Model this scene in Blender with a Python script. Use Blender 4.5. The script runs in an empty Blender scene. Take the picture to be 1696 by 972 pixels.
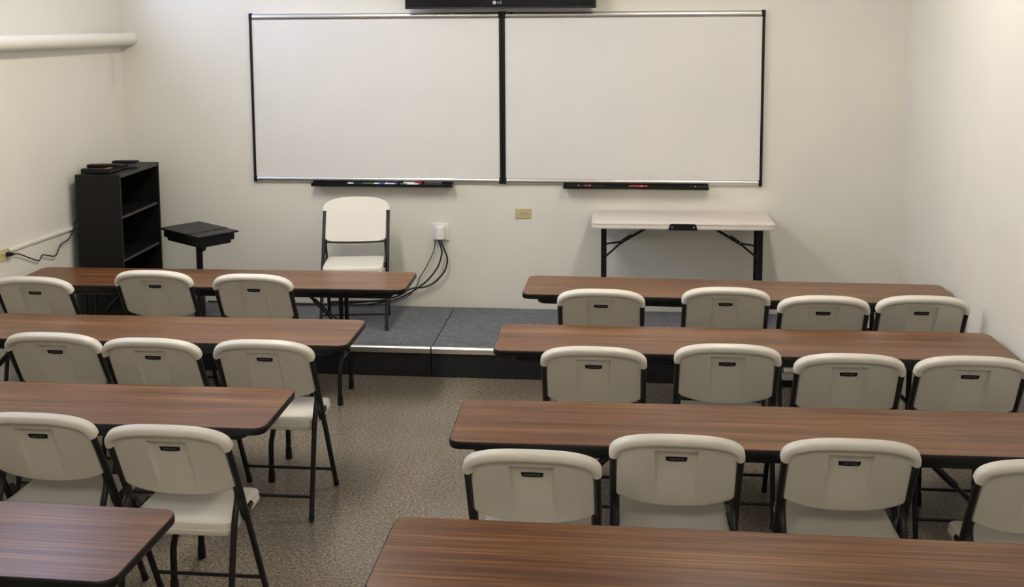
import bpy, bmesh, math, random
from mathutils import Vector, Matrix
random.seed(7)
SC = bpy.context.scene
COL = SC.collection
PI = math.pi

# ------------------------------------------------------------------ camera
EYE = 2.29965
F, CY, PITCH, YAW, ROLL = 1759.936, 231.468, 0.1116, 0.1031, 0.0062
cam_d = bpy.data.cameras.new('camera')
cam_d.sensor_fit = 'HORIZONTAL'
cam_d.sensor_width = 36.0
cam_d.lens = F / 1696 * 36
cam_d.shift_y = -(486 - CY) / 1696
cam_d.clip_start = 0.05
cam = bpy.data.objects.new('camera', cam_d)
COL.objects.link(cam)
fw = Vector((-math.sin(YAW) * math.cos(PITCH), math.cos(YAW) * math.cos(PITCH), -math.sin(PITCH)))
rt = Vector((math.cos(YAW), math.sin(YAW), 0))
up = rt.cross(fw)
r2 = rt * math.cos(ROLL) - up * math.sin(ROLL)
u2 = rt * math.sin(ROLL) + up * math.cos(ROLL)
M = Matrix((r2, u2, -fw)).transposed().to_4x4()
M.translation = Vector((0, 0, EYE))
cam.matrix_world = M
SC.camera = cam

# ------------------------------------------------------------------ world, daylight, exposure
SC.view_settings.view_transform = 'Standard'
SC.view_settings.look = 'None'
SC.view_settings.gamma = 1.0
SC.view_settings.exposure = 0.17
SC.view_settings.use_curve_mapping = False
W = bpy.data.worlds.new('world')
SC.world = W
W.use_nodes = True
W.node_tree.nodes['Background'].inputs[0].default_value = (0.60, 0.66, 1.0, 1)
W.node_tree.nodes['Background'].inputs[1].default_value = 1.6
LAMP_STRENGTH = 40
LAMP_COLOR = (1.0, 0.94, 0.82)
DAY_ENERGY = 72
DAY_COLOR = (0.58, 0.68, 1.0)

# room numbers (metres); the side walls lean a little off square
YF, YB, ZC = 7.61, -2.6, 3.35
def wall_lx(y): return -3.705 + 0.05 * (y - YF)
def wall_rx(y): return 1.97 + 0.043 * (y - YF)
LEFT_ANG = -math.atan(0.05)
WIN = (3.6, 7.2, 2.56, 3.22)      # y0 y1 z0 z1 of the high window in the left wall, above the pipe

ld = bpy.data.lights.new('daylight', 'AREA')
ld.shape = 'RECTANGLE'
ld.size = WIN[3] - WIN[2]
ld.size_y = WIN[1] - WIN[0]
ld.energy = DAY_ENERGY
ld.color = DAY_COLOR
lo = bpy.data.objects.new('daylight', ld)
COL.objects.link(lo)
ym = (WIN[0] + WIN[1]) / 2
lo.location = (wall_lx(ym) - 0.3, ym, (WIN[2] + WIN[3]) / 2)
lo.rotation_euler = (0, -PI / 2, LEFT_ANG)

# ------------------------------------------------------------------ materials
def mat(name, color, rough=0.5, metal=0.0, **kw):
    m = bpy.data.materials.new(name)
    m.use_nodes = True
    nt = m.node_tree
    b = nt.nodes['Principled BSDF']
    b.inputs['Base Color'].default_value = (*color, 1)
    b.inputs['Roughness'].default_value = rough
    b.inputs['Metallic'].default_value = metal
    for k, v in kw.items():
        b.inputs[k.replace('_', ' ')].default_value = v
    return m
def N(m, kind, **props):
    n = m.node_tree.nodes.new(kind)
    for k, v in props.items():
        setattr(n, k, v)
    return n
def L(m, a, b): m.node_tree.links.new(a, b)
def bsdf(m): return m.node_tree.nodes['Principled BSDF']
def coords(m, scale=(1, 1, 1), kind='Object', rnd=False):
    tc = N(m, 'ShaderNodeTexCoord')
    mp = N(m, 'ShaderNodeMapping')
    mp.inputs['Scale'].default_value = scale
    if rnd:
        oi = N(m, 'ShaderNodeObjectInfo')
        mu = N(m, 'ShaderNodeMath', operation='MULTIPLY'); mu.inputs[1].default_value = 37.0
        L(m, oi.outputs['Random'], mu.inputs[0])
        ad = N(m, 'ShaderNodeVectorMath', operation='ADD')
        L(m, tc.outputs[kind], ad.inputs[0]); L(m, mu.outputs[0], ad.inputs[1])
        L(m, ad.outputs[0], mp.inputs[0])
    else:
        L(m, tc.outputs[kind], mp.inputs[0])
    return mp.outputs[0]
def noise(m, vec, scale, detail=4, rough=0.55):
    n = N(m, 'ShaderNodeTexNoise')
    n.inputs['Scale'].default_value = scale
    n.inputs['Detail'].default_value = detail
    n.inputs['Roughness'].default_value = rough
    L(m, vec, n.inputs['Vector'])
    return n.outputs['Fac']
def ramp(m, fac, stops):
    r = N(m, 'ShaderNodeValToRGB')
    e = r.color_ramp.elements
    while len(e) < len(stops): e.new(0.5)
    for i, (p, c) in enumerate(stops):
        e[i].position = p
        e[i].color = (*c, 1) if len(c) == 3 else c
    L(m, fac, r.inputs[0])
    return r.outputs[0]
def bump(m, height, strength, dist=0.002):
    b = N(m, 'ShaderNodeBump')
    b.inputs['Strength'].default_value = strength
    b.inputs['Distance'].default_value = dist
    L(m, height, b.inputs['Height'])
    L(m, b.outputs[0], bsdf(m).inputs['Normal'])
def mix(m, fac, a, b, mode='MIX'):
    x = N(m, 'ShaderNodeMix', data_type='RGBA', blend_type=mode)
    if isinstance(fac, float): x.inputs[0].default_value = fac
    else: L(m, fac, x.inputs[0])
    L(m, a, x.inputs[6]); L(m, b, x.inputs[7])
    return x.outputs[2]

def paint(name, c):
    m = mat(name, c, 0.55)
    v = coords(m)
    n = noise(m, v, 1.3, 3)
    col = ramp(m, n, [(0.3, [x * 0.965 for x in c]), (0.7, [min(1, x * 1.02) for x in c])])
    L(m, col, bsdf(m).inputs['Base Color'])
    bump(m, noise(m, v, 260, 2), 0.12, 0.001)
    return m
WALL = paint('wall_paint', (0.76, 0.735, 0.66))
CEIL = paint('ceiling_paint', (0.80, 0.79, 0.75))

def make_floor():
    m = mat('terrazzo_floor', (0.2, 0.17, 0.14), 0.25)
    v = coords(m)
    base = ramp(m, noise(m, v, 0.8, 3, 0.5), [(0.3, (0.165, 0.138, 0.106)), (0.72, (0.22, 0.19, 0.15))])
    sp = ramp(m, noise(m, v, 75, 3, 0.75), [(0.34, (0.45, 0.43, 0.40)), (0.5, (0.98, 0.97, 0.95)), (0.66, (1.9, 1.85, 1.75))])
    col = mix(m, 1.0, base, sp, 'MULTIPLY')
    vo = N(m, 'ShaderNodeTexVoronoi'); vo.inputs['Scale'].default_value = 105
    L(m, v, vo.inputs['Vector'])
    chip = ramp(m, vo.outputs['Distance'], [(0.10, (0.72, 0.69, 0.66)), (0.24, (1, 1, 1))])
    col = mix(m, 1.0, col, chip, 'MULTIPLY')
    L(m, col, bsdf(m).inputs['Base Color'])
    return m
FLOOR = make_floor()

def make_wood():
    m = mat('walnut_laminate', (0.2, 0.1, 0.05), 0.29)
    bsdf(m).inputs['Specular IOR Level'].default_value = 0.36
    v = coords(m, (0.8, 62, 1), rnd=True)
    g1 = noise(m, v, 2.0, 6, 0.66)
    v2 = coords(m, (0.35, 9, 1), rnd=True)
    g2 = noise(m, v2, 2.2, 3, 0.5)
    a = N(m, 'ShaderNodeMath', operation='MULTIPLY_ADD')
    a.inputs[1].default_value = 0.36
    L(m, g2, a.inputs[0])
    b = N(m, 'ShaderNodeMath', operation='MULTIPLY'); b.inputs[1].default_value = 0.68
    L(m, g1, b.inputs[0]); L(m, b.outputs[0], a.inputs[2])
    col = ramp(m, a.outputs[0], [(0.34, (0.064, 0.024, 0.0085)), (0.47, (0.106, 0.041, 0.0155)), (0.55, (0.160, 0.067, 0.025)), (0.65, (0.285, 0.128, 0.05))])
    L(m, col, bsdf(m).inputs['Base Color'])
    bump(m, g1, 0.05, 0.0006)
    return m
WOOD = make_wood()

def plastic(name, c, rough=0.42):
    m = mat(name, c, rough)
    v = coords(m)
    bump(m, noise(m, v, 420, 2), 0.10, 0.0006)
    return m
CHAIR = plastic('ivory_plastic', (0.70, 0.665, 0.585))
WTABLE = plastic('almond_plastic', (0.70, 0.645, 0.585), 0.4)
BLK = plastic('black_plastic', (0.007, 0.007, 0.008), 0.42)
BLKMET = plastic('black_painted_steel', (0.009, 0.0085, 0.009), 0.34)
TUBE = plastic('bronze_grey_steel', (0.016, 0.0145, 0.0155), 0.38)
RUB = plastic('black_rubber', (0.010, 0.010, 0.010), 0.6)
TMOLD = plastic('black_edge_moulding', (0.007, 0.0065, 0.008), 0.42)
BOARD = mat('whiteboard_enamel', (0.76, 0.745, 0.715), 0.26)
_v = coords(BOARD, (1, 1, 1))
L(BOARD, ramp(BOARD, noise(BOARD, _v, 2.6, 5, 0.6), [(0.3, (0.735, 0.725, 0.70)), (0.7, (0.775, 0.755, 0.72))]), bsdf(BOARD).inputs['Base Color'])
ALU = mat('brushed_aluminium', (0.72, 0.71, 0.70), 0.32, 1.0)
bump(ALU, noise(ALU, coords(ALU, (2, 90, 90)), 8, 3), 0.06, 0.0005)
LAMI = plastic('black_melamine', (0.007, 0.0065, 0.006), 0.45)
SHELFEDGE = plastic('dark_grey_edge', (0.028, 0.026, 0.023), 0.4)
def make_carpet(name, a, b):
    m = mat(name, a, 0.95)
    v = coords(m)
    n1 = noise(m, v, 130, 3, 0.8)
    n2 = noise(m, v, 14, 4, 0.7)
    c1 = ramp(m, n1, [(0.32, a), (0.68, b)])
    c2 = ramp(m, n2, [(0.3, (0.82,) * 3), (0.7, (1.15,) * 3)])
    L(m, mix(m, 1.0, c1, c2, 'MULTIPLY'), bsdf(m).inputs['Base Color'])
    bump(m, n1, 0.6, 0.004)
    return m
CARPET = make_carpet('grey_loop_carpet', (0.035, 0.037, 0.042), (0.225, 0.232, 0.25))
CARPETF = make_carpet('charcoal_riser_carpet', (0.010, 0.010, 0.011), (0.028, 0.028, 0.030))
BEIGE = plastic('aged_beige_plastic', (0.56, 0.47, 0.25), 0.4)
WHITEP = plastic('white_plastic', (0.78, 0.74, 0.72), 0.35)
GLOSSBLK = mat('gloss_black', (0.006, 0.006, 0.008), 0.12)
CHROME = mat('chrome', (0.8, 0.8, 0.8), 0.18, 1.0)
for _m in (BLK, BLKMET, TUBE, TMOLD, LAMI, RUB):
    bsdf(_m).inputs['Specular IOR Level'].default_value = 0.28
CABLE = mat('black_cable', (0.008, 0.008, 0.008), 0.45)
GREYTXT = mat('grey_print', (0.19, 0.19, 0.195), 0.5)
LOGO = mat('silver_print', (0.55, 0.55, 0.56), 0.35)
REDLED = mat('red_print', (0.35, 0.02, 0.02), 0.4)
def flat(name, c, rough=0.4): return mat(name, c, rough)
BLUE = flat('blue_marker', (0.03, 0.07, 0.45)); GREEN = flat('green_marker', (0.02, 0.16, 0.07))
RED = flat('red_marker', (0.40, 0.03, 0.02)); MWHITE = flat('marker_barrel_white', (0.75, 0.75, 0.76))
GREYF = flat('grey_felt', (0.06, 0.06, 0.062), 0.9)
DKBLUE = flat('navy_marker', (0.02, 0.02, 0.12)); ORANGE = flat('flat_orange', (0.45, 0.13, 0.05))
GLASS = bpy.data.materials.new('window_glass'); GLASS.use_nodes = True
_nt = GLASS.node_tree; _nt.nodes.clear()
_o = _nt.nodes.new('ShaderNodeOutputMaterial'); _mx = _nt.nodes.new('ShaderNodeMixShader')
_t = _nt.nodes.new('ShaderNodeBsdfTransparent'); _g = _nt.nodes.new('ShaderNodeBsdfGlossy'); _g.inputs['Roughness'].default_value = 0.02
_mx.inputs[0].default_value = 0.06
_nt.links.new(_t.outputs[0], _mx.inputs[1]); _nt.links.new(_g.outputs[0], _mx.inputs[2]); _nt.links.new(_mx.outputs[0], _o.inputs[0])
DIFF = bpy.data.materials.new('lamp_diffuser'); DIFF.use_nodes = True
_b = DIFF.node_tree.nodes['Principled BSDF']
_b.inputs['Base Color'].default_value = (0.9, 0.9, 0.88, 1)
_b.inputs['Emission Color'].default_value = (*LAMP_COLOR, 1)
_b.inputs['Emission Strength'].default_value = LAMP_STRENGTH

# ------------------------------------------------------------------ mesh helpers
def me_obj(name, bm, m, parent=None, smooth=False, loc=None):
    me = bpy.data.meshes.new(name)
    bmesh.ops.recalc_face_normals(bm, faces=bm.faces[:])
    bm.to_mesh(me); bm.free()
    for mm in (m if isinstance(m, (list, tuple)) else [m]): me.materials.append(mm)
    if smooth:
        for p in me.polygons: p.use_smooth = True
        if smooth == 'angle':
            bm2 = bmesh.new(); bm2.from_mesh(me)
            for e in bm2.edges:
                if len(e.link_faces) == 2 and e.calc_face_angle(0) > 0.6: e.smooth = False
            bm2.to_mesh(me); bm2.free()
    o = bpy.data.objects.new(name, me)
    COL.objects.link(o)
    if parent: o.parent = parent
    if loc: o.location = loc
    return o
def tag(o, label=None, cat=None, group=None, kind=None):
    if label: o['label'] = label
    if cat: o['category'] = cat
    if group: o['group'] = group
    if kind: o['kind'] = kind
    return o
def thing(name, label, cat, loc=(0, 0, 0), rz=0.0, group=None):
    o = bpy.data.objects.new(name, None)
    o.empty_display_size = 0.1
    COL.objects.link(o)
    o.location = loc; o.rotation_euler = (0, 0, rz)
    return tag(o, label, cat, group)
def box(bm, x0, x1, y0, y1, z0, z1, bev=0.0, seg=2, mi=0):
    r = bmesh.ops.create_cube(bm, size=1)
    vs = r['verts']
    for v in vs:
        v.co = Vector(((x0 + x1) / 2 + v.co.x * (x1 - x0), (y0 + y1) / 2 + v.co.y * (y1 - y0), (z0 + z1) / 2 + v.co.z * (z1 - z0)))
    fs = {f for v in vs for f in v.link_faces}
    if bev > 0:
        es = list({e for v in vs for e in v.link_edges})
        rr = bmesh.ops.bevel(bm, geom=es, offset=bev, segments=seg, affect='EDGES', profile=0.5)
        fs |= set(rr['faces'])
    for f in fs:
        if f.is_valid: f.material_index = mi
    return bm
def nbox(*a, **k):
    bm = bmesh.new(); box(bm, *a, **k); return bm
def sweep(bm, pts, r, n=10, cap=True, ry=None):
    pts = [Vector(p) for p in pts]
    rings = []
    t0 = (pts[1] - pts[0]).normalized()
    a = Vector((1, 0, 0)) if abs(t0.x) < 0.9 else Vector((0, 1, 0))
    u = (a - t0 * a.dot(t0)).normalized()
    for i, p in enumerate(pts):
        t = (pts[min(i + 1, len(pts) - 1)] - pts[max(i - 1, 0)]).normalized()
        u = (u - t * u.dot(t)).normalized()
        w = t.cross(u)
        rr = r[i] if isinstance(r, (list, tuple)) else r
        r2_ = rr if ry is None else ry
        rings.append([bm.verts.new(p + u * (rr * math.cos(2 * PI * k / n)) + w * (r2_ * math.sin(2 * PI * k / n))) for k in range(n)])
    for A, B in zip(rings, rings[1:]):
        for k in range(n):
            bm.faces.new((A[k], A[(k + 1) % n], B[(k + 1) % n], B[k]))
    if cap:
        bm.faces.new(rings[0][::-1]); bm.faces.new(rings[-1])
    return bm
def nsweep(*a, **k):
    bm = bmesh.new(); sweep(bm, *a, **k); return bm
def smooth_path(pts, n=8):
    P = [Vector(p) for p in pts]; P = [P[0] * 2 - P[1]] + P + [P[-1] * 2 - P[-2]]
    out = []
    for i in range(1, len(P) - 2):
        for k in range(n):
            t = k / n
            a, b, c, d = P[i - 1], P[i], P[i + 1], P[i + 2]
            out.append(0.5 * (2 * b + (c - a) * t + (2 * a - 5 * b + 4 * c - d) * t * t + (3 * b - a - 3 * c + d) * t ** 3))
    out.append(P[-2])
    return out
def round_outline(w, d, r, n=6):
    pts = []
    for cx, cy, a0 in ((w / 2 - r, d / 2 - r, 0), (-w / 2 + r, d / 2 - r, PI / 2), (-w / 2 + r, -d / 2 + r, PI), (w / 2 - r, -d / 2 + r, 1.5 * PI)):
        for k in range(n + 1):
            a = a0 + k / n * PI / 2
            pts.append((cx + r * math.cos(a), cy + r * math.sin(a)))
    return pts
def slab(w, d, r, rings, n=6, cx=0, cy=0, capt=True, capb=True):
    """stack of inset rounded rectangles: rings = [(inset, z), ...] from the bottom up"""
    bm = bmesh.new(); R = []
    for ins, z in rings:
        o = round_outline(w - 2 * ins, d - 2 * ins, max(r - ins, 0.002), n)
        R.append([bm.verts.new((cx + x, cy + y, z)) for x, y in o])
    k = len(R[0])
    for A, B in zip(R, R[1:]):
        for i in range(k): bm.faces.new((A[i], A[(i + 1) % k], B[(i + 1) % k], B[i]))
    if capb: bm.faces.new(R[0][::-1])
    if capt: bm.faces.new(R[-1])
    return bm
def prism(pts, axis, a, b):
    """extrude a 2D outline; axis 'y': pts are (x,z); axis 'x': pts are (y,z); axis 'z': pts are (x,y)"""
    bm = bmesh.new()
    def mk(p, t):
        return {'y': (p[0], t, p[1]), 'x': (t, p[0], p[1]), 'z': (p[0], p[1], t)}[axis]
    A = [bm.verts.new(mk(p, a)) for p in pts]; B = [bm.verts.new(mk(p, b)) for p in pts]
    n = len(pts)
    for i in range(n): bm.faces.new((A[i], A[(i + 1) % n], B[(i + 1) % n], B[i]))
    bm.faces.new(A[::-1]); bm.faces.new(B)
    return bm
def lathe(bm, prof, cx, cy, n=16):
    R = [[bm.verts.new((cx + r * math.cos(2 * PI * k / n), cy + r * math.sin(2 * PI * k / n), z)) for k in range(n)] for r, z in prof]
    for A, B in zip(R, R[1:]):
        for k in range(n): bm.faces.new((A[k], A[(k + 1) % n], B[(k + 1) % n], B[k]))
    bm.faces.new(R[0][::-1]); bm.faces.new(R[-1])
    return bm
def text_bm(txt, size, extrude=0.0002):
    c = bpy.data.curves.new('lettering', 'FONT')
    c.body = txt; c.size = size; c.extrude = extrude; c.align_x = 'CENTER'; c.align_y = 'CENTER'; c.resolution_u = 2
    o = bpy.data.objects.new('lettering', c); COL.objects.link(o)
    dg = bpy.context.evaluated_depsgraph_get()
    me = bpy.data.meshes.new_from_object(o.evaluated_get(dg))
    bm = bmesh.new(); bm.from_mesh(me)
    bpy.data.objects.remove(o); bpy.data.meshes.remove(me); bpy.data.curves.remove(c)
    return bm
def copy_tree(o, parent=None):
    c = o.copy(); COL.objects.link(c)
    if parent: c.parent = parent
    for ch in list(o.children): copy_tree(ch, c)
    return c

# ------------------------------------------------------------------ room shell
def quad_wall(name, p0, p1, z0, z1, thick, side, m, holes=()):
    """upright wall from p0 to p1 (xy) with rectangular holes (s0,s1,z0,z1) in metres along it; thickness to 'side'"""
    d = Vector((p1[0] - p0[0], p1[1] - p0[1], 0)); ln = d.length; d.normalize()
    nrm = Vector((-d.y, d.x, 0)) * side
    S = sorted({0, ln, *[h for H in holes for h in H[:2]]}); Z = sorted({z0, z1, *[h for H in holes for h in H[2:]]})
    bm = bmesh.new()
    for a, b in zip(S, S[1:]):
        for c, e in zip(Z, Z[1:]):
            if any(a >= H[0] - 1e-6 and b <= H[1] + 1e-6 and c >= H[2] - 1e-6 and e <= H[3] + 1e-6 for H in holes): continue
            q = [Vector((p0[0], p0[1], 0)) + d * s + Vector((0, 0, z)) for s, z in ((a, c), (b, c), (b, e), (a, e))]
            vs = [bm.verts.new(v) for v in q] + [bm.verts.new(v + nrm * thick) for v in q]
            for idx in ((0, 1, 2, 3), (7, 6, 5, 4), (0, 4, 5, 1), (1, 5, 6, 2), (2, 6, 7, 3), (3, 7, 4, 0)):
                bm.faces.new([vs[i] for i in idx])
    bmesh.ops.remove_doubles(bm, verts=bm.verts[:], dist=1e-5)
    return tag(me_obj(name, bm, m), kind='structure')
tag(me_obj('floor', nbox(-4.6, 2.4, YB - .2, YF + .2, -0.1, 0), FLOOR), kind='structure')
tag(me_obj('ceiling', nbox(-4.6, 2.4, YB - .2, YF + .2, ZC, ZC + 0.1), CEIL), kind='structure')
quad_wall('wall_front', (wall_lx(YF) - .3, YF), (wall_rx(YF) + .3, YF), 0, ZC, 0.15, 1, WALL)
quad_wall('wall_back', (wall_lx(YB) - .3, YB), (wall_rx(YB) + .3, YB), 0, ZC, 0.15, -1, WALL)
k_ = math.sqrt(1 + 0.05 ** 2)
quad_wall('wall_left', (wall_lx(YB), YB), (wall_lx(YF), YF), 0, ZC, 0.18, 1, WALL,
          holes=[((WIN[0] - YB) * k_, (WIN[1] - YB) * k_, WIN[2], WIN[3])])
quad_wall('wall_right', (wall_rx(YB), YB), (wall_rx(YF), YF), 0, ZC, 0.15, -1, WALL)
# high window in the left wall, just above the frame: cool daylight on the front wall and left tables
w1 = bpy.data.objects.new('window_1', None); COL.objects.link(w1); tag(w1, kind='structure')
w1.location = (wall_lx(ym) - 0.09, ym, 0); w1.rotation_euler = (0, 0, LEFT_ANG)
hl = (WIN[1] - WIN[0]) / 2 * k_
bm = bmesh.new()
box(bm, -.03, .03, -hl, hl, WIN[2], WIN[2] + .05); box(bm, -.03, .03, -hl, hl, WIN[3] - .05, WIN[3])
for yy in (-hl + .025, -hl / 3, hl / 3, hl - .025): box(bm, -.03, .03, yy - .025, yy + .025, WIN[2] + .05, WIN[3] - .05)
me_obj('frame', bm, WHITEP, w1)
for a, b in ((-hl + .05, -hl / 3 - .025), (-hl / 3 + .025, hl / 3 - .025), (hl / 3 + .025, hl - .05)):
    me_obj('pane', nbox(-.003, .003, a, b, WIN[2] + .05, WIN[3] - .05), GLASS, w1)
# black vinyl base along the front wall, right of the stage
tag(me_obj('baseboard_front', nbox(1.24, wall_rx(YF) - .005, YF - .012, YF - .001, 0, .105, .003, 1), BLK), kind='structure')
# ceiling strip lamps, two rows along the room; rear pair added to brighten chair backs
def diffuser_mat(k):
    m = DIFF.copy(); m.name = 'lamp_diffuser'
    m.node_tree.nodes['Principled BSDF'].inputs['Emission Strength'].default_value = LAMP_STRENGTH * k
    return m
for x, y, k, lab in ((-1.8, 5.5, 1.2, 'front lamp of the left row'), (0.62, 5.5, .82, 'front lamp of the right row'),
                     (-1.8, 0.2, .85, 'added rear fill at left for the chair backs'), (0.62, 0.2, .85, 'added rear fill at right for the chair backs')):
    t = thing('ceiling_lamp', 'long fluorescent ceiling lamp, ' + lab, 'lamp', (x, y, ZC), 0, 'ceiling lamps')
    me_obj('housing', nbox(-.14, .14, -.62, .62, -.035, -.001, .004, 1), WHITEP, t)
    me_obj('diffuser', slab(.22, 1.2, .02, [(.02, -.085), (.003, -.07), (0, -.0355)], 3), diffuser_mat(k), t)

# ------------------------------------------------------------------ stage of two carpeted modules
SZ = 0.195
def stage_module(x0, x1, label):
    y0, y1 = 6.605, YF - .012
    t = thing('stage_platform', label, 'platform', ((x0 + x1) / 2, (y0 + y1) / 2, 0), 0, 'stage platform modules')
    w, d = (x1 - x0) / 2, (y1 - y0) / 2
    me_obj('core', nbox(-w + .012, w - .012, -d + .014, d, 0, SZ - .012), BLK, t)
    me_obj('deck_carpet', nbox(-w + .002, w - .002, -d + .012, d, SZ - .012, SZ, .004, 2), CARPET, t)
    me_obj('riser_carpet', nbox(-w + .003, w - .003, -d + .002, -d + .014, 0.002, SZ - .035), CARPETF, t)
    pr = [(-d, SZ - .036), (-d - .004, SZ - .036), (-d - .006, SZ - .004), (-d + .002, SZ + .004), (-d + .02, SZ + .0045), (-d + .02, SZ), (-d, SZ - .004)]
    me_obj('edge_trim', prism(pr, 'x', -w + .004, w - .004), ALU, t)
    return t
stage_module(-3.66, -1.2205, 'left stage module, grey carpet with metal nosing, carrying the white chair')
stage_module(-1.2195, 1.22, 'right stage module, grey carpet with metal nosing, carrying the white table')

# ------------------------------------------------------------------ folding chair
Z0, Y0 = 0.868, -0.208           # top line of the back
CS, SN = 0.905, 0.426
def BP(x, tau, d): return Vector((x, Y0 + SN * tau - CS * d, Z0 - CS * tau - SN * d))
CAPW, PANW, CAPT, BOT = 0.238, 0.2125, 0.105, 0.35
def hw(tau):
    if tau <= CAPT: return CAPW * (1 - (1 - tau / CAPT) ** 2.5) ** (1 / 2.5)
    if tau <= 0.30: return PANW
    return PANW * math.sqrt(max(0, 1 - ((tau - 0.30) / 0.05) ** 2))
def back_mesh():
    """one closed shell: a cap block over the full width, a panel block below it between the tubes"""
    def ss(a, b, x):
        u = max(0, min(1, (x - a) / (b - a))); return u * u * (3 - 2 * u)
    def top(x): return CAPT * (1 - max(0, 1 - (abs(x) / CAPW) ** 2.5) ** (1 / 2.5))
    def bottom(x): return .30 + .05 * math.sqrt(max(0, 1 - (abs(x) / PANW) ** 2))
    half = [0, .025, .045, .058, .066, .0695, .073, .0765, .08, .09, .105, .125, .145, .162, .176, .188, .196, .202, .2065, .2095, .2115, PANW]
    over = [.2165, .221, .2255, .2295, .233, .2355, .2372, CAPW]
    cap = [(x, top(x)) for x in [CAPW * math.sin(k / 60 * PI / 2) for k in range(61)]]
    def dist_cap(x, t):
        x = abs(x); best = 9
        for (x0, t0), (x1, t1) in zip(cap, cap[1:]):
            dx, dt = x1 - x0, t1 - t0; l2 = dx * dx + dt * dt
            u = max(0, min(1, ((x - x0) * dx + (t - t0) * dt) / l2))
            best = min(best, math.hypot(x - x0 - u * dx, t - t0 - u * dt))
        return best
    def offs(x, t, incap):
        dc = dist_cap(x, t); ax = abs(x)
        e = dc if incap else min(PANW - ax, (bottom(x) - t) * max(.5, 1 - (ax / PANW) ** 4))
        e = max(0, e)
        curve = -.012 * (x / .235) ** 2
        rim = (1 - ss(.019, .043, dc)) * (1 if incap else 0)
        if incap: rim *= 1 - ss(.090, .105, t) * (1 - ss(.18, .2125, ax))
        d = .024 + .0175 * rim
        rw = .0735 - .006 * (t - .06) / .27
        rec = (1 - ss(rw - .0035, rw + .0045, ax)) * ss(.0635, .0700, t) * (1 - ss(.13, .335, t))
        d -= .019 * rec
        rr = .018 if incap else .008
        if e < rr: d -= rr * (1 - math.sqrt(max(0, 1 - (1 - e / rr) ** 2))) * (.9 if incap else .95)
        f = .006 * (1 - math.sqrt(max(0, 1 - (1 - e / .006) ** 2))) if e < .006 else 0
        return f + curve, max(d, f + .002) + curve
    etas = [0, .003, .010, .02, .035, .055, .08, .11, .15, .2, .26, .33, .40, .46, .52, .57, .60, .62, .635, .65, .67, .70, .75, .79, .84, .9, .95, 1]
    pan = [.1052, .112, .12, .132, .147, .165, .185, .205, .228, .25, .27, .285]
    pts = [.25, .45, .62, .75, .85, .92, .965, .99, 1.0]
    bm = bmesh.new()
    xs = [-x for x in over[::-1]] + [-x for x in half[:0:-1]] + half + over
    no = len(over)
    FR, RE = [], []
    for e in etas:
        fr, re = [], []
        for x in xs:
            t = top(x) + (CAPT - top(x)) * e
            a, b_ = offs(x, t, True)
            fr.append(bm.verts.new(BP(x, t, a))); re.append(bm.verts.new(BP(x, t, b_)))
        FR.append(fr); RE.append(re)
    xp = xs[no:-no]
    FP, RP = [FR[-1][no:-no]], [RE[-1][no:-no]]
    for row in range(len(pan) + len(pts)):
        fr, re = [], []
        for x in xp:
            t = pan[row] if row < len(pan) else pan[-1] + (bottom(x) - pan[-1]) * pts[row - len(pan)]
            a, b_ = offs(x, t, False)
            fr.append(bm.verts.new(BP(x, t, a))); re.append(bm.verts.new(BP(x, t, b_)))
        FP.append(fr); RP.append(re)
    def sheet(G, flip):
        for A, B in zip(G, G[1:]):
            for k in range(len(A) - 1):
                q = (A[k], A[k + 1], B[k + 1], B[k])
                bm.faces.new(q[::-1] if flip else q)
    sheet(FR, False); sheet(RE, True); sheet(FP, False); sheet(RP, True)
    def strip(A, B):
        for k in range(len(A) - 1): bm.faces.new((A[k], A[k + 1], B[k + 1], B[k]))
    strip(FR[0], RE[0])
    n = len(xs)
    strip(FR[-1][:no + 1], RE[-1][:no + 1]); strip(FR[-1][n - no - 1:], RE[-1][n - no - 1:])
    for k in (0, -1): strip([r[k] for r in FP], [r[k] for r in RP])
    strip(FP[-1], RP[-1])
    bmesh.ops.remove_doubles(bm, verts=bm.verts[:], dist=2e-5)
    return bm
def tube_y(z): return 0.195 - 0.467 * z
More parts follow.
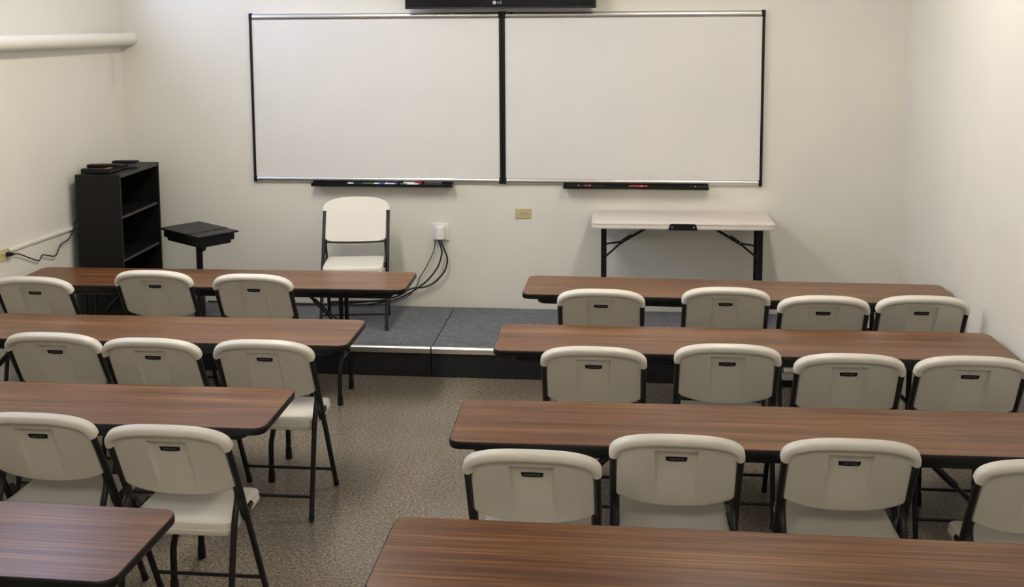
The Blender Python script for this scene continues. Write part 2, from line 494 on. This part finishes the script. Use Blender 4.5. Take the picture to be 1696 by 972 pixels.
def make_chair():
    t = thing('folding_chair', 'chair', 'chair')
    o = me_obj('backrest', back_mesh(), CHAIR, t, 'angle')
    # recessed badge with its word
    ct, cd = .122, .024 - .019 * 1.0
    pts = []
    for x, dt in ((-.039, -.0098), (-.02, -.0108), (0, -.0112), (.02, -.0108), (.039, -.0098), (.0355, .0085), (.02, .0106), (0, .0114), (-.02, .0106), (-.0355, .0085)):
        pts.append((x, dt))
    bm = bmesh.new()
    A = [bm.verts.new(BP(x, ct + dt, cd - .001)) for x, dt in pts]
    B = [bm.verts.new(BP(x, ct + dt, cd + .0022)) for x, dt in pts]
    for i in range(len(pts)): bm.faces.new((A[i], A[(i + 1) % len(pts)], B[(i + 1) % len(pts)], B[i]))
    bm.faces.new(A[::-1]); bm.faces.new(B)
    badge = me_obj('badge', bm, BLK, t)
    bm = text_bm('LIFETIME', .0135)
    for v in bm.verts: v.co = BP(v.co.x * 1.02, ct - v.co.y, cd + .0024 + v.co.z)
    me_obj('lettering', bm, GREYTXT, badge)
    # seat
    bm = slab(.412, .342, .04, [(.016, .404), (.004, .407), (0, .413), (0, .428), (.003, .4305), (.003, .446), (.007, .453), (.015, .4565), (.028, .457), (.06, .4535), (.11, .4505), (.165, .4495)], 6, 0, .045)
    for v in bm.verts:      # front lip rolls down a little
        if v.co.y > .14: v.co.z -= .012 * ((v.co.y - .14) / .08) ** 2
    me_obj('seat', bm, CHAIR, t, 'angle')
    for s in (-1, 1):
        x = .2235 * s
        tp = BP(0, .099, .012)
        leg = me_obj('front_leg', nsweep([(x, tube_y(0.012), .012), (x, tube_y(.3), .3), (x, tube_y(.6), .6), (x, tp.y, tp.z)], .0125, 12), TUBE, t, 'angle')
        me_obj('foot_cap', nsweep([(x, tube_y(.0063), .0063), (x, tube_y(.032), .032)], .0138, 12), RUB, leg, 'angle')
        xr = .2115 * s
        leg = me_obj('rear_leg', nsweep(smooth_path([(xr, tube_y(.585), .585), (xr, tube_y(.54) - .012, .53), (xr, -.115, .42), (xr, -.201, .012)], 6), .0122, 12), TUBE, t, 'angle')
        me_obj('foot_cap', nsweep([(xr, -.2025, .0058), (xr, -.1965, .03)], .0137, 12), RUB, leg, 'angle')
        br = prism([(-.045, .50), (-.015, .50), (.02, .445), (.085, .452), (.10, .436), (.035, .405), (-.005, .415)], 'x', x - .021 * s, x - .0122 * s)
        me_obj('seat_bracket', br, BLKMET, t)
        me_obj('pivot_bolt', nsweep([(x + .013 * s, tube_y(.435), .435), (x - .018 * s, tube_y(.435), .435)], .006, 8), BLKMET, t)
    me_obj('front_stretcher', nsweep([(-.2235, tube_y(.105), .105), (.2235, tube_y(.105), .105)], .0075, 10), TUBE, t, 'angle')
    me_obj('rear_stretcher', nsweep([(-.2115, -.178, .11), (.2115, -.178, .11)], .0075, 10), TUBE, t, 'angle')
    pb = [BP(-.2235, .318, -.004), BP(-.19, .331, -.007), BP(0, .336, -.007), BP(.19, .331, -.007), BP(.2235, .318, -.004)]
    me_obj('back_bar', nsweep(smooth_path(pb, 4), .0065, 8), TUBE, t, 'angle')
    return t
chair0 = make_chair()
used = []
def place_chair(x, y, rz, label, group, z=0.0):
    c = chair0 if not used else copy_tree(chair0)
    used.append(c)
    c.location = (x, y, z); c.rotation_euler = (0, 0, rz)
    tag(c, label, 'chair', group)
    return c
G1 = 'ivory folding chairs at the tables'
CH = {
    'leftmost ivory chair at the front right brown table': (-0.105, 5.812, 0.000),
    'second ivory chair from the left at the front right brown table': (0.570, 5.904, 0.000),
    'third ivory chair from the left at the front right brown table': (1.063, 5.765, 0.000),
    'ivory chair by the right wall at the front right brown table': (1.577, 5.806, 0.000),
    'leftmost ivory chair at the second right table': (-0.118, 4.794, 0.000),
    'second ivory chair from the left at the second right table': (0.480, 4.881, 0.000),
    'third ivory chair from the left at the second right table': (0.993, 4.785, 0.000),
    'rightmost ivory chair at the second right table, its right edge cut off': (1.506, 4.794, 0.000),
    'ivory chair on the aisle at the third right table, set lowest': (-0.297, 3.636, 0.000),
    'second ivory chair from the aisle at the third right table': (0.200, 3.811, 0.000),
    'third ivory chair from the aisle at the third right table': (0.799, 3.825, 0.000),
    'half-cut ivory chair at the right frame edge, third right table': (1.413, 3.701, 0.000),
    'leftmost ivory chair at the front left table, cut by the frame': (-3.360, 5.842, 0.000),
    'middle ivory chair at the front left table, before the bookcase': (-2.730, 6.043, 0.000),
    'ivory chair nearest the aisle at the front left table': (-2.115, 6.001, 0.000),
    'leftmost ivory chair at the second left table': (-2.660, 4.800, 0.000),
    'middle ivory chair at the second left table': (-2.157, 4.755, 0.000),
    'ivory chair on the aisle with its seat showing beside the third left table': (-1.628, 4.771, 0.000),
    'ivory chair cut by the left frame edge at the third left table': (-2.180, 3.813, 0.000),
    'ivory aisle chair in front, its whole seat showing behind the bottom left table': (-1.632, 3.741, 0.000),
}
for lab, (x, y, a) in CH.items():
    place_chair(x, y, a, lab, G1)
place_chair(-1.840, 7.112, PI + .15, 'ivory folding chair on the stage, facing the room under the left whiteboard', None, SZ + .001)

# ------------------------------------------------------------------ brown seminar tables
TW, TD, TZ = 2.438, 0.457, 0.737
def make_table():
    t = thing('folding_table', 'table', 'table')
    r = .05
    me_obj('tabletop', slab(TW - .008, TD - .008, r - .004, [(0.0, TZ - .028), (0, TZ - .0008), (.0012, TZ)], 8), WOOD, t)
    bm = bmesh.new()
    prof = [(.0035, TZ - .0005), (.001, TZ - .003), (0, TZ - .008), (0, TZ - .024), (.002, TZ - .029), (.012, TZ - .030)]
    R = []
    for ins, z in prof:
        R.append([bm.verts.new((x, y, z)) for x, y in round_outline(TW - 2 * ins, TD - 2 * ins, r - ins, 8)])
    R.append([bm.verts.new((x, y, TZ - .0285)) for x, y in round_outline(TW - .03, TD - .03, r - .015, 8)])
    for A, B in zip(R, R[1:]):
        for i in range(len(A)): bm.faces.new((A[i], A[(i + 1) % len(A)], B[(i + 1) % len(A)], B[i]))
    me_obj('edge_moulding', bm, TMOLD, t, True)
    # steel apron: rounded ring under the top
    bm = bmesh.new(); R = []
    for ins, z in ((.0, TZ - .0302), (0, TZ - .055), (.004, TZ - .062), (.012, TZ - .064), (.02, TZ - .064), (.02, TZ - .0302)):
        R.append([bm.verts.new((x, y, z)) for x, y in round_outline(TW - .17 - 2 * ins, TD - .06 - 2 * ins, .06 - ins, 6)])
    for A, B in zip(R, R[1:]):
        for i in range(len(A)): bm.faces.new((A[i], A[(i + 1) % len(A)], B[(i + 1) % len(A)], B[i]))
    me_obj('apron', bm, BLKMET, t, 'angle')
    for s in (-1, 1):
        X = (TW / 2 - .42) * s
        me_obj('hinge_bar', nsweep([(X, -.175, TZ - .045), (X, .175, TZ - .045)], .014, 10), BLKMET, t, 'angle')
        for q in (-1, 1):
            pts = [(X, .07 * q, TZ - .04), (X, .07 * q, .30)] + [(X, (.07 + .072 * (3 * u * u - 2 * u ** 3)) * q, .30 - .12 * u) for u in (.15, .3, .5, .7, .85, 1)] + [(X, .144 * q, .06), (X, .144 * q, .004)]
            leg = me_obj('leg', nsweep(pts, .0135, 12), BLKMET, t, 'angle')
            bm = bmesh.new(); lathe(bm, [(.0165, 0), (.018, .004), (.0165, .05), (.0148, .062)], X, .144 * q, 12)
            me_obj('foot_cap', bm, RUB, leg, 'angle')
        me_obj('leg_crossbar', nsweep([(X, -.085, .262), (X, .085, .262)], .010, 10), BLKMET, t, 'angle')
        bx = X - .28 * s
        b = me_obj('brace', nsweep([(bx, 0, TZ - .036), (X - .105 * s, 0, .53)], .010, 8), BLKMET, t, 'angle')
        me_obj('brace_collar', nsweep([(X - .185 * s, 0, .608), (X - .10 * s, 0, .525)], .0145, 8), BLKMET, b, 'angle')
        for q in (-1, 1):
            me_obj('brace_fork', nsweep([(X - .112 * s, .004 * q, .537), (X - .004 * s, .068 * q, .43)], .007, 8), BLKMET, b, 'angle')
    return t
TB = [(.6560, 6.1553, -.0195, 'brown folding table at the front right, before the white-topped table on stage'),
      (.6099, 5.1327, .0124, 'brown folding table, second from the front in the right column'),
      (.5744, 4.0261, .0171, 'brown folding table, third from the front in the right column'),
      (.5125, 2.9392, -.0036, 'brown folding table at bottom right, nearest the camera, cut by the frame'),
      (-2.4808, 6.1878, .0208, 'brown folding table at the front left, before the black bookcase'),
      (-2.5419, 5.1102, .0138, 'brown folding table, second from the front in the left column'),
      (-2.5922, 4.0536, .0098, 'brown folding table, third from the front in the left column'),
      (-2.6352, 2.9412, -.0138, 'purplish brown folding table corner at bottom left, nearest the camera')]
tb0 = make_table()
for i, (x, y, a, lab) in enumerate(TB):
    t = tb0 if i == 0 else copy_tree(tb0)
    t.location = (x, y, 0); t.rotation_euler = (0, 0, a)
    tag(t, lab, 'table', 'brown folding tables in two columns')

# ------------------------------------------------------------------ small white folding table on the stage
def white_table():
    t = thing('small_folding_table', 'small almond plastic folding table with black legs on the stage', 'table', (.415, 7.368, SZ + .001), 0.008)
    H = .742
    me_obj('tabletop', slab(1.235, .455, .035, [(.012, H - .05), (.002, H - .048), (0, H - .044), (0, H - .034), (.002, H - .032), (.002, H - .018), (0, H - .016), (0, H - .010), (.004, H - .003), (.012, H)], 6), WTABLE, t, 'angle')
    h = me_obj('carry_handle', prism([(-.098, H - .052), (-.088, H - .014), (-.078, H - .008), (.078, H - .008), (.088, H - .014), (.098, H - .052)], 'y', -.2345, -.20), BLK, t)
    for s in (-1, 1):
        me_obj('rivet', nsweep([(.072 * s, -.236, H - .03), (.072 * s, -.2335, H - .03)], .006, 10), CHROME, h)
    for s in (-1, 1):
        X = .533 * s
        for q in (-1, 1):
            leg = me_obj('leg', nbox(X - .019, X + .019, .09 * q - .012, .09 * q + .012, .0, H - .05, .006, 2), BLKMET, t)
            me_obj('lock_button', nsweep([(X - .004, -.013 + .09 * q, .35), (X - .004, -.0115 + .09 * q, .35)], .004, 8), CHROME, leg)
        me_obj('leg_crossbar', nbox(X - .012, X + .012, -.08, .08, .10, .124, .004, 1), BLKMET, t)
        b = me_obj('brace', nsweep([(.19 * s, 0, H - .055), (.40 * s, 0, .56)], .0095, 8), BLKMET, t, 'angle')
        me_obj('brace_sleeve', nsweep([(.34 * s, 0, .605), (.415 * s, 0, .553)], .0135, 8), BLKMET, b, 'angle')
        me_obj('brace_ring', nsweep([(.402 * s, 0, .562), (.406 * s, 0, .559)], .0155, 10), CHROME, b, 'angle')
        for q in (-1, 1):
            me_obj('brace_fork', nsweep([(.405 * s, .003 * q, .56), (.516 * s, .085 * q, .50 + .025 * q)], .0075, 8), BLKMET, b, 'angle')
white_table()

# ------------------------------------------------------------------ whiteboards
def rail(a, b):
    c, r = (a + b) / 2, (b - a) / 2
    return [(-.001, b)] + [(-.012 - .017 * math.cos(k / 10 * PI - PI / 2), c + r * math.sin(PI / 2 - k / 10 * PI)) for k in range(11)] + [(-.001, a)]
def whiteboard(x0, x1, label):
    z0, z1 = 1.124, 2.362
    t = thing('whiteboard', label, 'whiteboard', ((x0 + x1) / 2, YF, z0), 0, 'whiteboards on the front wall')
    w, h = (x1 - x0) / 2, z1 - z0
    me_obj('writing_surface', nbox(-w + .012, w - .012, -.018, -.002, .02, h - .02), BOARD, t)
    me_obj('top_rail', prism(rail(h - .048, h), 'x', -w + .02, w - .02), ALU, t, 'angle')
    me_obj('bottom_rail', prism(rail(0, .040), 'x', -w + .02, w - .02), ALU, t, 'angle')
    for s in (-1, 1):
        e = sorted((s * w, s * (w - .019)))
        me_obj('side_rail', nbox(e[0], e[1], -.027, -.001, .03, h - .03, .003, 2), BLK, t)
        e = sorted((s * (w + .001), s * (w - .026)))
        for a, b in ((-.003, .042), (h - .042, h + .003)):
            me_obj('corner_cap', nbox(e[0], e[1], -.031, -.001, a, b, .007, 3), BLK, t)
    return t
wbl = whiteboard(-2.716, -.8555, 'left whiteboard with black side rails, the one above the ivory stage chair')
wbr = whiteboard(-.8515, .9935, 'right whiteboard with black side rails, the one above the small almond table')
me_obj('ink_mark', nbox(.396, .398, -.0195, -.0185, .085, .106), GREYTXT, wbl)
me_obj('rail_clip', nbox(.02 - .89, .05 - .89, -.032, -.0265, 1.222, 1.236, .002, 1), BLK, wbr)

def tray(x0, x1, label):
    t = thing('marker_tray', label, 'tray', ((x0 + x1) / 2, YF - .026, 1.1), 0, 'marker trays under the whiteboards')
    w = (x1 - x0) / 2
    pr = [(0, .036), (-.004, .036), (-.004, .010), (-.055, .010), (-.060, .022), (-.066, .022), (-.064, .004), (-.058, 0), (0, 0)]
    me_obj('channel', prism(pr, 'x', -w + .006, w - .006), BLK, t)
    for s in (-1, 1):
        e = sorted((s * w, s * (w - .0062)))
        me_obj('end_cap', prism([(0, .037), (-.006, .037), (-.02, .026), (-.067, .024), (-.066, .002), (-.058, -.001), (0, -.001)], 'x', *e), BLK, t)
tray(-2.262, -1.218, 'long black marker tray with several coloured markers and an eraser, left board')
tray(-.412, .617, 'long black marker tray with a red marker, under the right board')
TRZ = 1.1105
def marker(x, dy, ln, body, capm, label, flip=1, z=TRZ):
    t = thing('marker', label, 'marker', (x, YF - .026 + dy, z + .0085), 0)
    a = ln / 2
    def seg(name, x0, x1, r, m): me_obj(name, nsweep([(x0 * flip, 0, 0), (x1 * flip, 0, 0)], r, 10), m, t, 'angle')
    seg('barrel', -a, a * .25, .0082, body)
    seg('collar', a * .25, a * .36, .0076, MWHITE if body is not MWHITE else capm)
    seg('cap', a * .36, a, .0085, capm)
    seg('end_plug', -a - .006, -a, .0065, capm)
    return t
marker(-1.937, -.030, .115, BLK, MWHITE, 'black marker with a white cap, leftmost in the left tray', -1)
marker(-1.815, -.030, .125, GREEN, MWHITE, 'dark green marker lying in the left tray', 1)
marker(-1.70, -.040, .12, MWHITE, BLUE, 'white barrelled marker with a bright blue cap in the left tray', -1)
marker(-1.69, -.014, .12, DKBLUE, DKBLUE, 'dark navy marker behind the blue capped one in the left tray', -1, TRZ + .004)
marker(-1.535, -.040, .13, MWHITE, GREEN, 'white barrelled marker with a green cap in the left tray', -1)
marker(-1.515, -.016, .13, MWHITE, RED, 'white barrelled marker with a red cap in the left tray', 1, TRZ + .004)
e = thing('board_eraser', 'dark grey felt whiteboard eraser at the right end of the left tray', 'eraser', (-1.36, YF - .0545, TRZ + .001))
me_obj('felt', nbox(-.062, .062, -.022, .022, .0, .014, .002, 1), GREYF, e)
me_obj('grip', nbox(-.064, .064, -.0225, .0225, .014, .028, .005, 2), GREYF, e)
marker(-.32, -.030, .115, BLK, BLK, 'black marker at the left end of the right tray', 1)
marker(-.20, -.030, .125, BLK, RED, 'black marker with a dark red cap in the right tray', -1)
marker(.125, -.034, .13, RED, RED, 'all red marker in the middle of the right tray', 1)
marker(.545, -.030, .12, BLK, BLK, 'black marker at the right end of the right tray', -1)

# ------------------------------------------------------------------ television
tv = thing('television', 'large black flat television hung above the whiteboards', 'television', (-.856, YF, 2.384))
me_obj('cabinet', slab(1.356, .075, .02, [(.006, 0), (.001, .003), (0, .008), (0, .80), (.006, .806)], 4, 0, -.1), GLOSSBLK, tv, 'angle')
me_obj('screen', nbox(-.64, .64, -.1395, -.137, .075, .78), mat('dark_screen', (0.004, 0.004, 0.005), 0.08), tv)
me_obj('bottom_strip', nbox(-.66, .66, -.139, -.1375, .004, .012, .0005, 1), mat('smoked_strip', (.03, .03, .06), .15), tv)
me_obj('wall_mount', nbox(-.3, .3, -.063, -.001, .25, .6), BLKMET, tv)
lg = nsweep([(-.0355, -.1383, .043), (-.0355, -.1378, .043)], .0125, 20)
lo_ = me_obj('round_emblem', lg, LOGO, tv)
bm = bmesh.new()
for (x0, x1, z0, z1) in ((-.041, -.039, .0405, .049), (-.041, -.035, .0385, .0405), (-.033, -.028, .042, .044)):
    box(bm, x0, x1, -.1387, -.1382, z0, z1)
me_obj('emblem_mark', bm, GLOSSBLK, lo_)
bm = text_bm('LG', .026)
for v in bm.verts: v.co = Vector((v.co.x * 1.05, -.138 - v.co.z, .043 + v.co.y))
me_obj('lettering', bm, LOGO, tv)
me_obj('standby_light', nbox(.556, .562, -.1386, -.1378, .013, .018), REDLED, tv)
me_obj('energy_sticker', nbox(.54, .59, -.1384, -.1378, .062, .073), MWHITE, tv)

# ------------------------------------------------------------------ bookcase and what lies on it
bk = thing('bookcase', 'tall black open bookcase against the left wall, on the stage', 'bookcase', (-3.535, 7.118, SZ + .001), .035)
BW, BD, BH = .155, .335, 1.085     # half depth (x), half width (y), height; it opens to +x
me_obj('side_panel', nbox(-BW, BW, -BD, -BD + .02, 0, BH, .001, 1), LAMI, bk)
me_obj('side_panel', nbox(-BW, BW, BD - .02, BD, 0, BH, .001, 1), LAMI, bk)
me_obj('back_panel', nbox(-BW, -BW + .006, -BD + .02, BD - .02, .02, BH - .02), LAMI, bk)
me_obj('top_panel', nbox(-BW, BW - .004, -BD + .02, BD - .02, BH - .024, BH - .003), LAMI, bk)
for z in (.485, .785):
    sh = me_obj('shelf', nbox(-BW + .006, BW - .012, -BD + .02, BD - .02, z - .009, z + .009), LAMI, bk)
    me_obj('shelf_edge', nbox(BW - .012, BW - .0105, -BD + .02, BD - .02, z - .009, z + .009), SHELFEDGE, sh)
me_obj('shelf', nbox(-BW + .006, BW - .006, -BD + .02, BD - .02, .06, .078), LAMI, bk)
me_obj('kick_board', nbox(BW - .03, BW - .015, -BD + .02, BD - .02, 0, .06), LAMI, bk)
me_obj('top_edge', nbox(BW - .004, BW - .0025, -BD + .02, BD - .02, BH - .024, BH - .003), SHELFEDGE, bk)
BT = SZ + BH
pl = thing('disc_player', 'flat black disc player lying on top of the bookcase', 'player', (-3.565, 6.975, BT + .0005), .03)
me_obj('casing', nbox(-.10, .10, -.145, .145, .004, .034, .003, 2), BLK, pl)
me_obj('front_strip', nbox(.1, .1015, -.14, .14, .008, .011), CHROME, pl)
me_obj('orange_patch', nbox(.055, .09, -.13, -.05, .0341, .0345), ORANGE, pl)  # flat orange patch on top of the casing
for a in (-.08, .08):
    for b in (-.12, .12): me_obj('foot', nsweep([(a, b, 0), (a, b, .005)], .009, 8), RUB, pl)
rc = thing('remote_control', 'black remote control lying across the disc player on the bookcase', 'remote', (-3.545, 6.93, BT + .0355), .12)
me_obj('body', nbox(-.112, .112, -.024, .024, 0, .02, .008, 3), BLK, rc, 'angle')
for i in range(6):
    for j in (-1, 0, 1): me_obj('button', nbox(-.085 + i * .026, -.073 + i * .026, j * .014 - .004, j * .014 + .004, .0195, .0215), GREYF, rc)
r2c = thing('remote_control', 'second black remote with a grey edge, behind the other on the bookcase', 'remote', (-3.51, 7.18, BT + .0005), .1)
me_obj('body', nbox(-.085, .085, -.03, .03, 0, .03, .004, 2), GREYF, r2c, 'angle')
me_obj('top_cover', nbox(-.088, .088, -.032, .032, .03, .048, .006, 2), BLK, r2c, 'angle')

# ------------------------------------------------------------------ projector stand
ps = thing('laptop_stand', 'black adjustable laptop stand beside the bookcase on the stage', 'stand', (-2.912, 6.99, SZ + .001), math.atan2(-.29, .40))
ZT = .88 - SZ
me_obj('tray_top', nbox(-.245, .115, -.158, .158, ZT - .013, ZT, .003, 2), BLK, ps)
me_obj('side_shelf', nbox(.118, .25, -.152, .158, ZT - .016, ZT - .004, .003, 2), BLK, ps)
me_obj('tray_frame', nbox(-.222, .228, -.138, .138, ZT - .065, ZT - .014, .003, 1), BLKMET, ps)
me_obj('tray_base', nbox(-.205, .21, -.122, .122, ZT - .09, ZT - .065, .003, 1), BLKMET, ps)
me_obj('mount_plate', nbox(-.05, .07, -.06, .06, ZT - .10, ZT - .09, .002, 1), BLKMET, ps)
me_obj('post', nsweep([(0, 0, .18), (0, 0, ZT - .095)], .0225, 16), BLKMET, ps, 'angle')
me_obj('lower_sleeve', nsweep([(0, 0, .03), (0, 0, .20), (0, 0, .212)], [.029, .029, .0235], 16), BLK, ps, 'angle')
kd = Vector((math.cos(.35), math.sin(.35), 0))
kb = me_obj('knob', nsweep([kd * .022 + Vector((0, 0, ZT - .135)), kd * .042 + Vector((0, 0, ZT - .135))], .021, 14), BLK, ps, 'angle')
for i in range(4):
    a = PI / 4 + i * PI / 2 + .2
    f_ = me_obj('foot_arm', nsweep([(.02 * math.cos(a), .02 * math.sin(a), .05), (.24 * math.cos(a), .24 * math.sin(a), .026)], .014, 8), BLKMET, ps, 'angle')
    me_obj('glide', nsweep([(.235 * math.cos(a), .235 * math.sin(a), 0), (.235 * math.cos(a), .235 * math.sin(a), .02)], .016, 10), RUB, f_, 'angle')

# ------------------------------------------------------------------ outlets, cables, raceway, pipe
def duplex(t, m, w, h, horiz=True):
    me_obj('cover_plate', nbox(-w / 2, w / 2, -.007, -.0005, -h / 2, h / 2, .003, 2), m, t)
    for s in (-1, 1):
        cx = .02 * s if horiz else 0; cz = 0 if horiz else .02 * s
        k = me_obj('socket', nsweep([(cx, -.0095, cz), (cx, -.0065, cz)], .0155, 14), m, t, 'angle')
        for q in (-1, 1):
            a, b = (cx, cz + .0055 * q) if horiz else (cx + .0055 * q, cz + .002)
            if horiz: me_obj('slot', nbox(a - .004, a + .004, -.0102, -.0096, b - .001, b + .001), BLK, k)
            else: me_obj('slot', nbox(a - .001, a + .001, -.0102, -.0096, b - .004, b + .004), BLK, k)
        me_obj('ground_hole', nsweep([(cx + (.0085 if horiz else 0), -.0102, cz - (0 if horiz else .0085)), (cx + (.0085 if horiz else 0), -.0096, cz - (0 if horiz else .0085))], .0025, 8), BLK, k)
    me_obj('plate_screw', nsweep([(0, -.0082, 0), (0, -.0068, 0)], .003, 8), CHROME, t)
o1 = thing('wall_outlet', 'aged beige outlet plate mounted sideways between the stage chair and small table', 'outlet', (-.708, YF, .902))
duplex(o1, BEIGE, .116, .072)
o2 = thing('cable_outlet', 'white wall plate with a hooded cable cover beside the stage chair', 'outlet', (-1.319, YF, .759))
me_obj('cover_plate', nbox(-.062, .062, -.012, -.0005, -.064, .064, .004, 2), WHITEP, o2)
bm = bmesh.new(); R = []
for z, w, d, sc in ((.045, .030, .03, 1), (.035, .034, .042, 1), (0, .037, .048, 1), (-.035, .0385, .052, 1), (-.047, .0385, .052, 1)):
    R.append([bm.verts.new((w * math.sin(a) * (1 if abs(a) < 1.2 else 1), -.012 - d * max(0, math.cos(a)) ** .55, z)) for a in [PI / 2 * k / 7 for k in range(-7, 8)]])
for A, B in zip(R, R[1:]):
    for i in range(len(A) - 1): bm.faces.new((A[i], A[i + 1], B[i + 1], B[i]))
bm.faces.new(R[0]); bm.faces.new(R[-1][::-1])
me_obj('cable_hood', bm, WHITEP, o2, 'angle')
o3 = thing('wall_outlet', 'yellowed outlet plate on the left wall with a black plug in it', 'outlet', (wall_lx(6.055), 6.055, .885), PI / 2 - math.atan(.05) )
duplex(o3, BEIGE, .116, .072)
rcw = thing('cable_raceway', 'cream cable raceway running along the left wall to the bookcase', 'raceway', (wall_lx(6.86), 6.86, .9035), PI / 2 - math.atan(.05))
me_obj('channel', nbox(-.745, .22, -.013, -.0005, -.010, .011, .003, 2), WALL, rcw)
me_obj('cover', nbox(-.745, .22, -.0150, -.013, -.008, .009, .0008, 1), WALL, rcw)
def wl(y, off, z): return Vector((wall_lx(y) + off, y, z))
pc = thing('charging_cable', 'thin black charging cable sagging from the left wall outlet to the bookcase', 'cable', (wall_lx(6.1) + .02, 6.09, .885))
org = Vector(pc.location)
pth = [wl(6.135, .022, .877), wl(6.20, .02, .862), wl(6.33, .018, .803), wl(6.405, .018, .775), wl(6.44, .02, .803), wl(6.50, .02, .787), wl(6.585, .022, .768), wl(6.645, .024, .828), wl(6.745, .024, .848), wl(6.80, .026, .90), wl(6.86, .024, .975), wl(6.95, .022, 1.04)]
me_obj('wire', nsweep([p - org for p in smooth_path(pth, 6)], .0042, 8), CABLE, pc, 'angle')
me_obj('plug', nsweep([wl(6.088, .010, .886) - org, wl(6.092, .034, .885) - org, wl(6.115, .032, .882) - org, wl(6.14, .022, .876) - org], [.014, .014, .010, .006], 10), BLK, pc, 'angle')
# cables hanging from the hooded plate
def cable(pts, r, label, name='power_cable'):
    o = me_obj(name, nsweep(smooth_path(pts, 8), r, 8), CABLE, None, 'angle')
    return tag(o, label, 'cable', 'black cables below the white wall plate')
hx = -1.319
def FL(x, y, k=0.0): return (x, y, SZ + .0075 + k)
cable([(hx - .012, 7.565, .716), (hx + .006, 7.56, .66), (hx + .012, 7.56, .60), (hx - .02, 7.56, .50), (hx - .10, 7.56, .40), (hx - .20, 7.552, .325), (hx - .31, 7.552, .265), (-1.76, 7.551, .229), (-1.95, 7.550, .209), FL(-2.3, 7.546, .003), FL(-2.55, 7.49, .003), FL(-2.76, 7.32, .003)], .006,
      'thick black cable sagging from the white plate, middle of three')
cable([(hx + .004, 7.57, .716), (hx + .024, 7.57, .65), (hx + .052, 7.57, .57), (hx + .035, 7.57, .48), (hx - .03, 7.57, .40), (hx - .11, 7.57, .352), (hx - .22, 7.568, .335), (-1.66, 7.568, .270), (-1.86, 7.570, .230), FL(-2.15, 7.572, .003), FL(-2.55, 7.570, .003), FL(-3.1, 7.568, .003)], .006,
      'thick black cable bowing furthest right below the white plate')
cable([(hx - .034, 7.58, .716), (hx - .05, 7.582, .62), (hx - .10, 7.582, .51), (hx - .16, 7.588, .41), (hx - .185, 7.591, .35), (-1.57, 7.591, .27), (-1.68, 7.588, .225), FL(-1.8, 7.592, -.002), FL(-2.2, 7.594, -.002), FL(-2.6, 7.594, -.002), FL(-3.0, 7.594, -.002)], .0035,
      'thin black cable hanging furthest left below the white plate')
# pipe on the left wall
pp = thing('wall_pipe', 'thick cream painted pipe high along the left wall', 'pipe', (0, 0, 0))
def PX(y): return wall_lx(y) + .078
pp.location = (PX(4.6), 4.6, 2.183)
me_obj('pipe_run', nsweep([(PX(1.0) - PX(4.6), -3.6, 0), (0, 0, 0), (PX(YF) - PX(4.6), YF - 4.6 - .001, 0)], .047, 24), WALL, pp, 'angle')
for y in (2.2, 4.4):
    me_obj('bracket', nbox(-.083, .0, y - 4.6 - .02, y - 4.6 + .02, -.054, -.046), WALL, pp).location = (PX(y) - PX(4.6), 0, 0)
ch = thing('bead_chain', 'fine pale bead chain hanging on the left wall near the corner', 'chain', wl(7.435, .02, 1.84))
bm = bmesh.new()
for i in range(64):
    z = i * .0155 ; x = .004 * math.sin(i * .37) * (1 if z < .2 else .3)
    r = bmesh.ops.create_icosphere(bm, subdivisions=1, radius=.0036)
    for v in r['verts']: v.co += Vector((x, x, z))
sweep(bm, [(0, 0, 0), (0, 0, .98)], .0011, 5)
me_obj('beads', bm, WHITEP, ch, True)['kind'] = 'stuff'
# small white box fixed to the stage riser
jb = thing('junction_box', 'small white cable box on the stage front, between two second-row chairs', 'box', (1.062, 6.604, .088))
me_obj('lid', nbox(-.05, .05, -.032, -.001, -.034, .04, .005, 2), WHITEP, jb)
me_obj('cable_entry', nbox(-.062, -.049, -.024, -.004, -.03, .006, .003, 1), WHITEP, jb)
